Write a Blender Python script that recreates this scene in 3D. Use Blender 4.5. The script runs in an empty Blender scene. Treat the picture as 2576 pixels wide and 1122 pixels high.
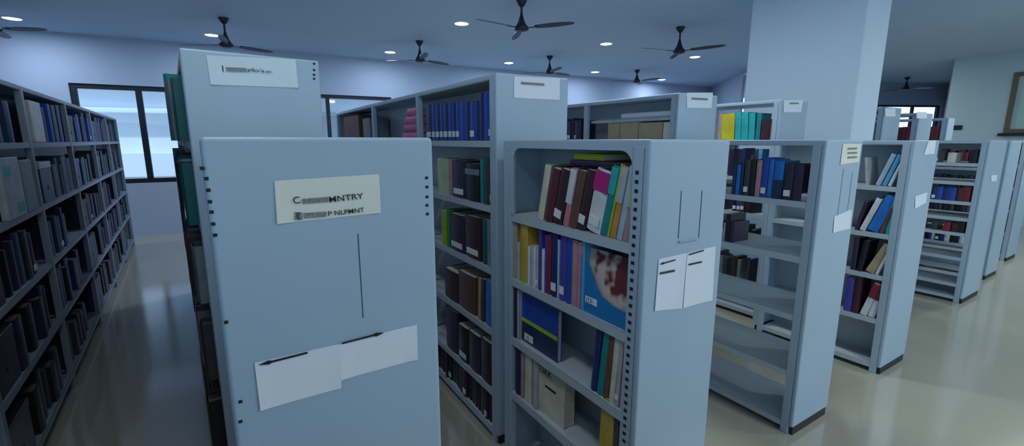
import bpy, bmesh, math, random
from mathutils import Vector, Matrix
R = math.radians
scene = bpy.context.scene
COL = scene.collection
# ------------------------------------------------------------------ camera
EYE = 1.5
PITCH = 10.3
FPX = 1139.0
cam_d = bpy.data.cameras.new('camera')
cam = bpy.data.objects.new('camera', cam_d); COL.objects.link(cam)
cam.location = (0, 0, EYE); cam.rotation_euler = (R(90 - PITCH), 0, 0)
cam_d.sensor_width = 36.0; cam_d.lens = 36.0 * FPX / 2576.0; cam_d.clip_start = 0.05; cam_d.clip_end = 300
scene.camera = cam
# ------------------------------------------------------------------ world (dim bluish overcast, brighter towards the window side)
world = bpy.data.worlds.new('world'); scene.world = world; world.use_nodes = True
wn = world.node_tree; wn.nodes.clear()
wo = wn.nodes.new('ShaderNodeOutputWorld'); bg = wn.nodes.new('ShaderNodeBackground')
tc = wn.nodes.new('ShaderNodeTexCoord'); sep = wn.nodes.new('ShaderNodeSeparateXYZ')
mr = wn.nodes.new('ShaderNodeMapRange'); ramp = wn.nodes.new('ShaderNodeValToRGB')
wn.links.new(tc.outputs['Generated'], sep.inputs[0]); wn.links.new(sep.outputs['Y'], mr.inputs['Value'])
mr.inputs['From Min'].default_value = -1; mr.inputs['From Max'].default_value = 1
wn.links.new(mr.outputs[0], ramp.inputs['Fac'])
ramp.color_ramp.elements[0].position = 0.35; ramp.color_ramp.elements[0].color = (0.26, 0.42, 0.62, 1)
ramp.color_ramp.elements[1].position = 0.62; ramp.color_ramp.elements[1].color = (0.62, 0.80, 1.0, 1)
wn.links.new(ramp.outputs[0], bg.inputs['Color']); bg.inputs['Strength'].default_value = 2.05
wn.links.new(bg.outputs[0], wo.inputs['Surface'])
# ------------------------------------------------------------------ sun outside (daylight on the building beyond the windows)
sun_d = bpy.data.lights.new('sun', 'SUN'); sun_d.energy = 2.3; sun_d.color = (0.80, 0.90, 1.0); sun_d.angle = R(3)
sun = bpy.data.objects.new('sun', sun_d); COL.objects.link(sun); sun.rotation_euler = (R(32), 0, R(12)); sun.location = (0, -5, 12)
# ------------------------------------------------------------------ exposure
vs = scene.view_settings
vs.view_transform = 'Standard'; vs.look = 'None'; vs.exposure = 0.0; vs.gamma = 1.0; vs.use_curve_mapping = False
scene.cycles.use_denoising = True
scene.cycles.max_bounces = 8
LAMP_W = 16.0
FILL_LAMPS = [(-0.6, 0.95, 6, 'above the nearest low rack'), (0.9, 3.5, 24, 'between the tall racks of blue volumes and tan cartons'), (2.6, 0.6, 24, 'above the gap between the two middle low racks'), (5.2, 1.6, 36, 'above the open floor before the bright blue volume rack'), (6.4, 4.9, 42, 'above the farthest low racks'), (0.2, -1.2, 4, 'just behind the viewpoint'), (3.2, -2.2, 14, 'behind the viewpoint over the open floor'), (6.4, -1.0, 30, 'at the near corner of the open floor'), (7.0, 9.5, 15, 'behind the column, before the far recess')]  # added lamps out of sight, put in to brighten racks, column and floor

# ------------------------------------------------------------------ projection maths (where a thing in the place stands)
TH = R(PITCH); CT, ST = math.cos(TH), math.sin(TH)
def ray(px, py):
    x = (px - 1288) / FPX; y = (561 - py) / FPX
    return Vector((x, CT + ST * y, CT * y - ST))
def hit_plane(px, py, P, d):
    X, F, U = ray(px, py)
    det = -X * d[1] + F * d[0]
    k = (-P[0] * d[1] + d[0] * P[1]) / det
    return (k * X - P[0]) * d[0] + (k * F - P[1]) * d[1], EYE + k * U
def proj(p):
    x, y, z = p[0], p[1], p[2] - EYE
    dep = y * CT - z * ST; up = z * CT + y * ST
    return 1288 + FPX * x / dep, 561 - FPX * up / dep
def at_height(px, py, z):
    r = ray(px, py); k = (z - EYE) / r[2]
    return Vector((k * r[0], k * r[1], z))

# ------------------------------------------------------------------ materials
MATS = {}
def mat(name, col, rough=0.5, metal=0.0, emit=0.0, noise=0.06, scale=6.0, bump=0.0, spec=0.5):
    if name in MATS: return MATS[name]
    m = bpy.data.materials.new(name); m.use_nodes = True
    nt = m.node_tree; b = nt.nodes['Principled BSDF']
    b.inputs['Roughness'].default_value = rough; b.inputs['Metallic'].default_value = metal
    b.inputs['Specular IOR Level'].default_value = spec
    if emit:
        b.inputs['Base Color'].default_value = (*col, 1)
        b.inputs['Emission Color'].default_value = (*col, 1); b.inputs['Emission Strength'].default_value = emit
    else:
        t = nt.nodes.new('ShaderNodeTexCoord'); n = nt.nodes.new('ShaderNodeTexNoise')
        n.inputs['Scale'].default_value = scale; n.inputs['Detail'].default_value = 4
        r = nt.nodes.new('ShaderNodeValToRGB')
        r.color_ramp.elements[0].position = 0.3; r.color_ramp.elements[1].position = 0.7
        r.color_ramp.elements[0].color = (*[max(0, c * (1 - noise)) for c in col], 1)
        r.color_ramp.elements[1].color = (*[min(1, c * (1 + noise)) for c in col], 1)
        nt.links.new(t.outputs['Object'], n.inputs['Vector']); nt.links.new(n.outputs['Fac'], r.inputs['Fac'])
        nt.links.new(r.outputs[0], b.inputs['Base Color'])
        if bump:
            bp = nt.nodes.new('ShaderNodeBump'); bp.inputs['Strength'].default_value = bump
            nt.links.new(n.outputs['Fac'], bp.inputs['Height']); nt.links.new(bp.outputs[0], b.inputs['Normal'])
    MATS[name] = m
    return m
def srgb(r, g, b):
    f = lambda c: (c / 255 / 12.92) if c / 255 <= 0.04045 else ((c / 255 + 0.055) / 1.055) ** 2.4
    return (f(r), f(g), f(b))
STEEL = mat('grey_steel_paint', (0.38, 0.49, 0.60), 0.38, noise=0.03, scale=2.5)
STEEL_IN = mat('grey_steel_shelf_paint', (0.46, 0.53, 0.59), 0.42, noise=0.04, scale=3)
BLACK = mat('black_plastic', (0.012, 0.013, 0.02), 0.5)
WALL_R = mat('pale_teal_wall_paint', (0.50, 0.63, 0.68), 0.75, noise=0.03, scale=0.6, bump=0.02)
WALL = mat('wall_paint', (0.44, 0.52, 0.64), 0.75, noise=0.03, scale=0.6, bump=0.02)
COLUMN = mat('column_paint', (0.66, 0.78, 0.93), 0.7, noise=0.03, scale=0.8)
CEIL = mat('ceiling_paint', (0.50, 0.64, 0.80), 0.7, noise=0.03, scale=0.5)
FRAME = mat('black_window_frame', (0.012, 0.014, 0.022), 0.4)
WOOD = mat('brown_wood_frame', (0.16, 0.12, 0.08), 0.5, noise=0.2, scale=8)
FANM = mat('dark_fan_enamel', (0.012, 0.014, 0.028), 0.4)
PAPER = mat('white_paper', (0.78, 0.82, 0.90), 0.6, noise=0.02)
CREAM = mat('cream_paper', (0.80, 0.79, 0.68), 0.6, noise=0.02)
INK = mat('black_ink', (0.01, 0.01, 0.012), 0.6)
GREYINK = mat('faded_grey_ink', (0.22, 0.24, 0.23), 0.7, noise=0.5, scale=220)
HOLE = mat('dark_slot', (0.01, 0.012, 0.02), 0.7)
PAGES = mat('book_pages', (0.62, 0.60, 0.50), 0.8, noise=0.1, scale=60)
DPAGES = mat('shaded_book_pages', (0.10, 0.085, 0.08), 0.8, noise=0.2, scale=60)  # page colour darkened to carry the shade of the left aisle
YPAGES = mat('yellowed_book_pages', (0.55, 0.56, 0.14), 0.8, noise=0.15, scale=60)
STICK = mat('spine_sticker_paper', (0.80, 0.83, 0.85), 0.6)

# ------------------------------------------------------------------ mesh helpers
def bx(bm, x0, x1, y0, y1, z0, z1, mi=0):
    vs_ = [bm.verts.new((x, y, z)) for z in (z0, z1) for y in (y0, y1) for x in (x0, x1)]
    for q in ((0, 2, 3, 1), (4, 5, 7, 6), (0, 1, 5, 4), (2, 6, 7, 3), (0, 4, 6, 2), (1, 3, 7, 5)):
        f = bm.faces.new([vs_[i] for i in q]); f.material_index = mi
    return vs_
def lathe(bm, prof, n=20, cx=0, cy=0):
    rings = []
    for r, z in prof:
        rings.append([bm.verts.new((cx + r * math.cos(2 * math.pi * i / n), cy + r * math.sin(2 * math.pi * i / n), z)) for i in range(n)])
    for a, b in zip(rings, rings[1:]):
        for i in range(n):
            bm.faces.new((a[i], a[(i + 1) % n], b[(i + 1) % n], b[i]))
    bm.faces.new(rings[0][::-1]); bm.faces.new(rings[-1])
def prism(bm, pts, z0, z1, axis='z'):
    def mk(p, t): return {'z': (p[0], p[1], t), 'y': (p[0], t, p[1]), 'x': (t, p[0], p[1])}[axis]
    a = [bm.verts.new(mk(p, z0)) for p in pts]; b = [bm.verts.new(mk(p, z1)) for p in pts]
    bm.faces.new(a[::-1]); bm.faces.new(b); n = len(pts)
    for i in range(n): bm.faces.new((a[i], a[(i + 1) % n], b[(i + 1) % n], b[i]))
def obj(name, bm, m, parent=None, loc=None, rot=None, bevel=0.0, smooth=False, seg=2):
    bmesh.ops.recalc_face_normals(bm, faces=bm.faces)
    me = bpy.data.meshes.new(name); bm.to_mesh(me); bm.free()
    for k in (m if isinstance(m, (list, tuple)) else [m]): me.materials.append(k)
    o = bpy.data.objects.new(name, me); COL.objects.link(o)
    if parent: o.parent = parent
    if loc is not None: o.location = loc
    if rot is not None: o.rotation_euler = rot
    if bevel:
        md = o.modifiers.new('bevel', 'BEVEL'); md.width = bevel; md.segments = seg; md.limit_method = 'ANGLE'
        smooth = True
    if smooth:
        for p in me.polygons: p.use_smooth = True
        if not bevel: pass
        else:
            w = o.modifiers.new('wn', 'WEIGHTED_NORMAL')
    return o
def box(name, m, x0, x1, y0, y1, z0, z1, parent=None, bevel=0.0, seg=2):
    bm = bmesh.new(); bx(bm, x0, x1, y0, y1, z0, z1)
    return obj(name, bm, m, parent, bevel=bevel, seg=seg)
def empty(name, loc=(0, 0, 0), rz=0.0):
    o = bpy.data.objects.new(name, None); COL.objects.link(o); o.location = loc; o.rotation_euler = (0, 0, rz)
    o.empty_display_size = 0.1
    return o
LABELS = set()
def tag(o, label=None, cat=None, group=None, kind=None):
    if label: o['label'] = label; LABELS.add(label)
    if cat: o['category'] = cat
    if group: o['group'] = group
    if kind: o['kind'] = kind
    return o
def struct(o): o['kind'] = 'structure'; return o

# ------------------------------------------------------------------ the room
CZ = 3.02
fm = bpy.data.materials.new('polished_floor'); fm.use_nodes = True
nt = fm.node_tree; b = nt.nodes['Principled BSDF']
t = nt.nodes.new('ShaderNodeTexCoord'); n = nt.nodes.new('ShaderNodeTexNoise'); n.inputs['Scale'].default_value = 1.2; n.inputs['Detail'].default_value = 5
r = nt.nodes.new('ShaderNodeValToRGB'); r.color_ramp.elements[0].color = (0.36, 0.34, 0.27, 1); r.color_ramp.elements[1].color = (0.45, 0.425, 0.345, 1)
nt.links.new(t.outputs['Object'], n.inputs['Vector']); nt.links.new(n.outputs['Fac'], r.inputs['Fac']); nt.links.new(r.outputs[0], b.inputs['Base Color'])
b.inputs['Roughness'].default_value = 0.13; b.inputs['IOR'].default_value = 2.3
struct(box('floor', fm, -9, 13, -7, 17, -0.12, 0))
struct(box('ceiling', CEIL, -9, 13, -7, 17, CZ, CZ + 0.12))

def wall(name, P, Q, openings=(), z0=0.0, z1=CZ, th=0.16, m=WALL, side=1):
    """vertical wall from P to Q, openings (s0,s1,z0,z1) along its length; thickness goes away from the room"""
    P = Vector((P[0], P[1])); Q = Vector((Q[0], Q[1])); L = (Q - P).length; a = math.atan2(Q.y - P.y, Q.x - P.x)
    bm = bmesh.new(); ys = (0, th * side) if side > 0 else (th * side, 0)
    cur = 0
    for s0, s1, a0, a1 in sorted(openings):
        if s0 > cur: bx(bm, cur, s0, ys[0], ys[1], z0, z1)
        if a0 > z0: bx(bm, s0, s1, ys[0], ys[1], z0, a0)
        if a1 < z1: bx(bm, s0, s1, ys[0], ys[1], a1, z1)
        cur = s1
    bx(bm, cur, L, ys[0], ys[1], z0, z1)
    o = obj(name, bm, m); o.location = (P.x, P.y, 0); o.rotation_euler = (0, 0, a)
    return struct(o), a
gl = bpy.data.materials.new('window_glass'); gl.use_nodes = True
g = gl.node_tree; pb = g.nodes['Principled BSDF']
tr = g.nodes.new('ShaderNodeBsdfTransparent'); tr.inputs[0].default_value = (0.93, 0.97, 1.0, 1)
gs = g.nodes.new('ShaderNodeBsdfGlossy'); gs.inputs['Roughness'].default_value = 0.03
mx = g.nodes.new('ShaderNodeMixShader'); mx.inputs[0].default_value = 0.06
g.links.new(tr.outputs[0], mx.inputs[1]); g.links.new(gs.outputs[0], mx.inputs[2]); g.links.new(mx.outputs[0], g.nodes['Material Output'].inputs[0])
def window(name, P, a, s0, s1, z0, z1, mull, m=FRAME, fw=0.05, yoff=0.03, glass=gl):
    root = empty(name, (P[0], P[1], 0), a); struct(root)
    bm = bmesh.new()
    bx(bm, s0, s1, yoff, yoff + 0.07, z1 - fw, z1); bx(bm, s0, s1, yoff, yoff + 0.07, z0, z0 + fw)
    bx(bm, s0, s0 + fw, yoff, yoff + 0.07, z0 + fw, z1 - fw); bx(bm, s1 - fw, s1, yoff, yoff + 0.07, z0 + fw, z1 - fw)
    obj('window_frame', bm, m, root, bevel=0.004)
    xs = [s0 + fw] + list(mull) + [s1 - fw]
    for q in mull: box('mullion', m, q - fw * 0.55, q + fw * 0.55, yoff - 0.004, yoff + 0.06, z0 + fw, z1 - fw, root, bevel=0.004)
    for i in range(len(xs) - 1):
        box('pane', glass, xs[i] + (fw * .55 if i else 0), xs[i + 1] - (fw * .55 if i < len(xs) - 2 else 0), yoff + 0.03, yoff + 0.036, z0 + fw, z1 - fw, root)
    return root
# far wall with the windows
W0 = Vector((-5.8, 7.2)); wd = Vector((2.9, 1.6)).normalized()
def on_wall(px, py, P, d): return hit_plane(px, py, P, d)
wa = W0 - wd * 2.2
s_l, _ = on_wall(186, 300, wa, wd); s_r, _ = on_wall(452, 300, wa, wd); s_m, _ = on_wall(362, 340, wa, wd)
s2l, _ = on_wall(770, 260, wa, wd); s2r, _ = on_wall(985, 260, wa, wd); s2m, _ = on_wall(825, 260, wa, wd)
WZ0, WZ1 = 0.84, 2.33
# corner at px 1790
t_c, _ = on_wall(1790, 200, wa, wd)
Qc = wa + wd * t_c
_, ang = wall('wall_window_side', wa, Qc, [(s_l, s_r, WZ0, WZ1), (s2l, s2r, WZ0, WZ1)])
window('window_1', wa, ang, s_l, s_r, WZ0, WZ1, [s_m], fw=0.07)
window('window_2', wa, ang, s2l, s2r, WZ0, WZ1, [s2m], fw=0.06)
# pier wall behind the column, with a tall narrow window
Pp = Vector((4.65, 8.0)); pdv = (Qc - Pp).normalized(); 
sA, _ = hit_plane(1867, 210, Pp, pdv); sB, _ = hit_plane(1889, 210, Pp, pdv)
sA, sB = sorted((sA, sB))
_, a2 = wall('wall_pier', Pp, Qc, [(sA, sB, 1.9, 2.94)], side=-1, th=0.03)
w3 = window('window_3', Pp, a2, sA, sB, 1.9, 2.94, [], m=mat('daylit_white_frame', (0.8, 0.85, 0.92), 0.4), fw=0.012, yoff=-0.05)  # white frame colour stands in for the bright strip of daylight
Qb = Vector((7.6, 12.35)); Qe = Vector((11.8, 12.7))
wall('wall_recess', Pp, Qb, side=1)
bd = (Qe - Qb).normalized()
f0, _ = hit_plane(2205, 300, Qb, bd); f1, _ = hit_plane(2362, 300, Qb, bd); f2, _ = hit_plane(2297, 290, Qb, bd)
_, zt = hit_plane(2290, 264, Qb, bd)
_, a3 = wall('wall_back', Qb, Qe, [(max(0.1, f0), f1, 0.9, zt)], side=1)
window('window_4', Qb, a3, max(0.1, f0), f1, 0.9, zt, [f2], fw=0.05)
# near right-hand wall with a brown framed window
R0 = Vector((8.4, 9.0)); rd = Vector((0.528, -0.849))
g0, _ = hit_plane(2540, 250, R0, rd)
rt, zt1 = hit_plane(2550, 183, R0, rd); _, zb1 = hit_plane(2536, 335, R0, rd)
RWE = R0 + rd * 7.5
_, a4 = wall('wall_right', R0, RWE, [(g0, g0 + 1.7, zb1, zt1)], side=1, m=WALL_R)
glg = mat('green_glazing', (0.45, 0.62, 0.60), 0.3, noise=0.02)
window('window_5', R0, a4, g0, g0 + 1.7, zb1, zt1, [], m=WOOD, fw=0.07, yoff=-0.03, glass=glg)
wall('wall_right_return', R0 + Vector((0, 0.0)), Qe, side=-1)
box('windowsill', BLACK, -0.05, 1.8, -0.10, 0.02, zb1 - 0.05, zb1).parent = None
ws = bpy.data.objects['windowsill']; ws.location = (R0.x + rd.x * g0, R0.y + rd.y * g0, 0); ws.rotation_euler = (0, 0, a4); struct(ws)
# left wall and back walls of the hall (behind the left rack row)
wall('wall_left', Vector((-7.6, -7)), wa, side=1)
# unseen half-height dark screen, added behind the viewpoint to hold back low light
struct(box('light_blocker', mat('dark_blocker', (0.06, 0.055, 0.06), 0.5), -4.6, 1.3, -0.75, -0.68, 0, 1.2))
# outside
gm = mat('outdoor_paving', (0.5, 0.5, 0.48), 0.8)
og = box('ground', gm, -45, 45, -20, 60, -0.6, -0.2); struct(og)
fac = empty('building', (-9, 17, -0.2), R(20))
FAC = mat('pale_facade_paint', (0.80, 0.84, 0.90), 0.8, noise=0.04, scale=0.7); FACD = mat('facade_blue_glass', (0.35, 0.45, 0.58), 0.3)
box('facade_wall', FAC, -12, 22, 0, 6, 0, 7.5, fac)
for k, (z0, z1) in enumerate(((0.5, 1.3), (2.6, 2.75), (3.4, 3.55), (5.0, 5.15))):
    box('ledge', FAC, -12, 22, -0.5, 0, z0, z1, fac, bevel=0.02)
for i in range(9): box('facade_window', FACD, -10.5 + i * 3.4, -8.2 + i * 3.4, -0.06, 0, 3.65, 4.7, fac)
tag(fac, 'pale overexposed building with horizontal ledges seen through the windows', 'building')

# ------------------------------------------------------------------ column
YAW = math.atan2(0.528, 0.849)
UD = Vector((-math.sin(YAW), math.cos(YAW))); VD = Vector((math.cos(YAW), math.sin(YAW)))
cp = empty('column', (3.09, 4.2, 0), YAW); struct(cp)
box('column_shaft', COLUMN, 0, 0.47, 0, 1.06, 0, CZ, cp, bevel=0.012)

# ------------------------------------------------------------------ racks
class Rack: pass
LDARK = mat('shaded_steel_paint', (0.24, 0.29, 0.35), 0.45, noise=0.05, scale=3)  # same rack steel, with the left aisle's shade put into its colour
def rack(P, yaw, W, H, bays, shelves, name, desc, group, back=True, holes=True, hood=False, end_only=False, lip=0.03, paint=None):
    """P: near-left floor corner; local x runs across the end panel, local y along the rack"""
    k = Rack(); k.P = Vector((P[0], P[1])); k.yaw = yaw; k.W = W; k.H = H; k.bays = bays; k.shelves = shelves
    k.ud = Vector((-math.sin(yaw), math.cos(yaw))); k.vd = Vector((math.cos(yaw), math.sin(yaw))); k.desc = desc
    root = empty(name, (P[0], P[1], 0), yaw); k.root = root
    tag(root, desc, 'bookshelf', group)
    y0, y1 = bays[0], bays[-1]
    STEEL, STEEL_IN = paint or (globals()['STEEL'], globals()['STEEL_IN'])
    # end panels: flanged sheet with rounded vertical edges
    for (a, bb, nm) in ((y0 - 0.0, y0 + 0.022, 'end_panel'), (y1 - 0.022, y1, 'end_panel')):
        box(nm, STEEL, 0, W, a, bb, 0.045, H, root, bevel=0.008, seg=3)
        box('foot', BLACK, 0.012, W - 0.012, a + 0.003, bb + (0.03 if a == y0 else 0), 0, 0.05, root)
    # posts on both faces
    for i, y in enumerate(bays):
        ya, yb = (y + 0.022, y + 0.06) if i == 0 else ((y - 0.06, y - 0.022) if i == len(bays) - 1 else (y - 0.022, y + 0.022))
        for (xa, xb) in ((0.0, 0.03), (W - 0.03, W)):
            po = box('post', STEEL, xa, xb, ya, yb, 0.0, H - 0.02, root, bevel=0.003)
            if holes and i == 0:
                bm = bmesh.new(); z = 0.16
                xf = -0.0012 if xa == 0 else W + 0.0002
                yc = (ya + yb) / 2
                while z < H - 0.08:
                    bx(bm, xf, xf + 0.001, yc - 0.006, yc + 0.006, z, z + 0.010); z += 0.026
                obj('slot_holes', bm, HOLE, po)
    # shelves with lips on both faces
    for i in range(len(bays) - 1):
        a, bb = bays[i] + (0.06 if i == 0 else 0.022), bays[i + 1] - (0.06 if i == len(bays) - 2 else 0.022)
        for z in shelves:
            bm = bmesh.new(); bx(bm, 0.004, W - 0.004, a, bb, z - 0.004, z)
            bx(bm, 0.002, 0.006, a, bb, z - lip, z); bx(bm, W - 0.006, W - 0.002, a, bb, z - lip, z)
            bx(bm, 0.006, 0.022, a, bb, z - lip, z - lip + 0.003); bx(bm, W - 0.022, W - 0.006, a, bb, z - lip, z - lip + 0.003)
            obj('shelf', bm, STEEL_IN, root)
        if back: box('back_panel', STEEL_IN, W / 2 - 0.004, W / 2 + 0.004, bays[i] + 0.0221 * (i == 0), bays[i + 1] - 0.0221 * (i == len(bays) - 2) - 0.0002, shelves[-1], H - 0.03, root)
        if hood:
            # face frame round the top opening with rounded corners
            z0, z1 = shelves[0], H - 0.02; rr = 0.045
            oy0, oy1, oz0, oz1 = a + 0.0, bb - 0.02, z0 - 0.002, z1 - 0.012
            bm = bmesh.new(); N = 8
            inner = []
            for cyy, czz, st in ((oy1 - rr, oz1 - rr, 0), (oy0 + rr, oz1 - rr, 90)):
                for j in range(N + 1):
                    an = R(st + 90 * j / N); inner.append((cyy + rr * math.cos(an), czz + rr * math.sin(an)))
            inner = [(oy1, oz0)] + inner + [(oy0, oz0)]
            outer = [(bb, oz0), (bb, oz1 - rr)] ; outer = []
            for p in inner:
                q = (bb if p[0] > (oy0 + oy1) / 2 else a - 0.0, z1) if p[1] > oz1 - rr + 0.001 else ((bb if p[0] > (oy0 + oy1) / 2 else a), p[1])
                outer.append(q)
            for x in (-0.001, 0.006):
                pass
            va = [bm.verts.new((-0.001, p[0], p[1])) for p in inner]; vb = [bm.verts.new((-0.001, q[0], q[1])) for q in outer]
            vc = [bm.verts.new((0.006, p[0], p[1])) for p in inner]; vd = [bm.verts.new((0.006, q[0], q[1])) for q in outer]
            for j in range(len(inner) - 1):
                for A_, B_ in ((va, vb), (vc, vd), (va, vc), (vb, vd)):
                    try: bm.faces.new((A_[j], A_[j + 1], B_[j + 1], B_[j]))
                    except ValueError: pass
            bmesh.ops.remove_doubles(bm, verts=bm.verts, dist=1e-5)
            obj('opening_frame', bm, STEEL, root)
    # top sheet
    bm = bmesh.new(); bx(bm, 0.001, W - 0.001, y0 + 0.001, y1 - 0.001, H - 0.028, H - 0.0)
    obj('top_panel', bm, STEEL, root, bevel=0.006)
    k.rows = {}
    return k
def wpt(k, v, u, z): 
    p = k.P + k.vd * v + k.ud * u
    return (p.x, p.y, z)
def u_at(k, px, z, v=0.0):
    lo, hi = -0.2, 6.0
    # bisect on projected x (monotone along the rack)
    flo = proj(wpt(k, v, lo, z))[0] - px
    for _ in range(40):
        mid = (lo + hi) / 2; fm_ = proj(wpt(k, v, mid, z))[0] - px
        if (fm_ > 0) == (flo > 0): lo = mid
        else: hi = mid
    return (lo + hi) / 2
def h_at(k, u, py, v=0.0):
    lo, hi = 0.0, 3.0
    for _ in range(40):
        mid = (lo + hi) / 2
        if proj(wpt(k, v, u, mid))[1] > py: lo = mid
        else: hi = mid
    return (lo + hi) / 2

# ------------------------------------------------------------------ books
PAL = {
 'navy blue': (0.012, 0.03, 0.16), 'royal blue': (0.015, 0.07, 0.42), 'dark blue': (0.012, 0.035, 0.10), 'bright blue': (0.02, 0.18, 0.62),
 'sky blue': (0.10, 0.38, 0.68), 'pale blue': (0.42, 0.54, 0.72), 'teal': (0.01, 0.25, 0.27), 'turquoise': (0.03, 0.42, 0.45), 'dark teal': (0.01, 0.12, 0.13),
 'green': (0.03, 0.30, 0.10), 'lime green': (0.40, 0.55, 0.03), 'yellow': (0.58, 0.50, 0.03), 'mustard yellow': (0.55, 0.40, 0.06), 'orange': (0.62, 0.28, 0.08),
 'tan': (0.44, 0.34, 0.22), 'cream': (0.68, 0.65, 0.52), 'white': (0.72, 0.74, 0.78), 'pale grey': (0.45, 0.47, 0.50), 'grey': (0.20, 0.23, 0.26),
 'dark grey': (0.05, 0.055, 0.065), 'black': (0.012, 0.012, 0.018), 'maroon': (0.12, 0.025, 0.035), 'dark maroon': (0.055, 0.018, 0.028), 'dark red': (0.25, 0.02, 0.04),
 'dusty pink': (0.48, 0.27, 0.30), 'pink': (0.60, 0.22, 0.28), 'magenta': (0.50, 0.015, 0.22), 'purple': (0.10, 0.04, 0.22), 'dark purple': (0.035, 0.02, 0.06),
 'lavender': (0.42, 0.38, 0.62), 'violet blue': (0.07, 0.06, 0.38), 'brown': (0.14, 0.07, 0.05), 'pale green': (0.50, 0.58, 0.36), 'hot pink': (0.72, 0.03, 0.28),
 'peach': (0.62, 0.45, 0.38), 'pale yellow': (0.66, 0.63, 0.32)}
def cmat(c):
    return mat('cover_' + c.replace(' ', '_'), PAL[c], 0.42, noise=0.18, scale=14)
ORD = ['first', 'second', 'third', 'fourth', 'fifth', 'sixth', 'seventh', 'eighth', 'ninth', 'tenth', 'eleventh', 'twelfth', 'thirteenth', 'fourteenth', 'fifteenth',
       'sixteenth', 'seventeenth', 'eighteenth', 'nineteenth', 'twentieth', 'twenty-first', 'twenty-second', 'twenty-third', 'twenty-fourth', 'twenty-fifth', 'twenty-sixth', 'twenty-seventh', 'twenty-eighth']
def book_mesh(k, name, t, h, d, c, M, sticker=False, pages=PAGES, round_spine=True, accent=None):
    """cover: spine at x=0, x = depth into shelf, y = thickness, z = height; M places it in the rack's frame"""
    bm = bmesh.new(); ct = min(0.0025, t * 0.18); n = 5
    bul = min(0.006, t * 0.2) if round_spine else 0
    # spine
    for i in range(n):
        y0, y1 = t * i / n, t * (i + 1) / n
        x0, x1 = [bul * (1 - math.sin(math.pi * q / t)) for q in (y0, y1)]
        vs_ = [bm.verts.new(p) for p in ((x0, y0, 0), (x1, y1, 0), (x1, y1, h), (x0, y0, h), (x0 + ct, y0, 0), (x1 + ct, y1, 0), (x1 + ct, y1, h), (x0 + ct, y0, h))]
        for q in ((0, 1, 2, 3), (7, 6, 5, 4), (0, 4, 5, 1), (3, 2, 6, 7), (0, 3, 7, 4), (1, 5, 6, 2)): bm.faces.new([vs_[j] for j in q])
    bx(bm, bul, d, 0, ct, 0, h); bx(bm, bul, d, t - ct, t, 0, h)
    o = obj(name, bm, cmat(c), smooth=False)
    o.matrix_world = M
    bm = bmesh.new(); bx(bm, bul + ct, d - 0.004, ct, t - ct, 0.003, h - 0.003)
    obj('pages', bm, pages, o)
    if sticker:
        bm = bmesh.new(); w = t * 0.72; bx(bm, -0.0012, 0.001, (t - w) / 2, (t + w) / 2, h * 0.10, h * 0.10 + min(0.03, w * 1.3))
        obj('spine_label', bm, STICK, o)
    if accent:
        ac, z0, z1 = accent; bm = bmesh.new(); bx(bm, -0.0010, 0.006, 0.0004, t - 0.0004, h * z0, h * z1)
        obj('spine_band', bm, cmat(ac), o)
    return o
def rack_M(k): return Matrix.Translation((k.P.x, k.P.y, 0)) @ Matrix.Rotation(k.yaw, 4, 'Z')
def put_book(k, u, z, t, h, d, c, lean=0.0, side=0, inset=0.012, place='', idx=None, group=None, frm='left', **kw):
    """u = near edge of the book's foot along the rack; lean>0 tips the top towards the near end"""
    if side == 0:
        base = Matrix.Translation((inset, u, z + 0.0006)) @ Matrix.Rotation(R(lean), 4, 'X')
    else:
        base = Matrix.Translation((k.W - inset, u + t, z + 0.0006)) @ Matrix.Rotation(math.pi, 4, 'Z')
        if lean: base = Matrix.Translation((k.W - inset, u, z + 0.0006)) @ Matrix.Rotation(R(lean), 4, 'X') @ Matrix.Translation((0, t, 0)) @ Matrix.Rotation(math.pi, 4, 'Z')
    o = book_mesh(k, 'book', t, h, d, c, rack_M(k) @ base, **kw)
    w = 'thin' if t < 0.014 else ('thick' if t > 0.034 else '')
    l = 'leaning ' if abs(lean) > 4 else ''
    lab = f"{c} {l}book, {ORD[idx]} from {frm}, {place}"
    if len(lab.split()) < 16: lab = w + ' ' + lab
    tag(o, ' '.join(lab.split()), 'book', group)
    return o
def row(k, z, spec, place, group, d=0.15, side=0, inset=0.012):
    """spec: (px_left, px_right, py_top, colour, lean, sticker/opts) with pixels of the foot in the photo"""
    n = len(spec)
    uu = []
    for i, s in enumerate(spec):
        pl, pr, pt, c, lean = s[:5]; opt = s[5] if len(s) > 5 else {}
        v = inset
        ua, ub = u_at(k, pr, z, v), u_at(k, pl, z, v)
        if ub < ua: ua, ub = ub, ua
        t = (ub - ua) * math.cos(R(abs(lean))) - 0.0008
        t = max(0.005, t)
        h = (h_at(k, ua, pt, v) - z - 0.001 - t * abs(math.sin(R(lean)))) / max(0.5, math.cos(R(lean)))
        uu.append((ua, t, h, c, lean, opt))
    for i, (ua, t, h, c, lean, opt) in enumerate(uu):
        if lean > 0: lean = min(lean, math.degrees(math.asin(max(0, min(0.9, (ua - 0.026) / max(h, 0.05))))))
        opt = dict(opt); dd = opt.pop('d', d)
        put_book(k, ua, z, t, h, dd, c, lean, side, inset, place, i, group, **opt)
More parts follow.
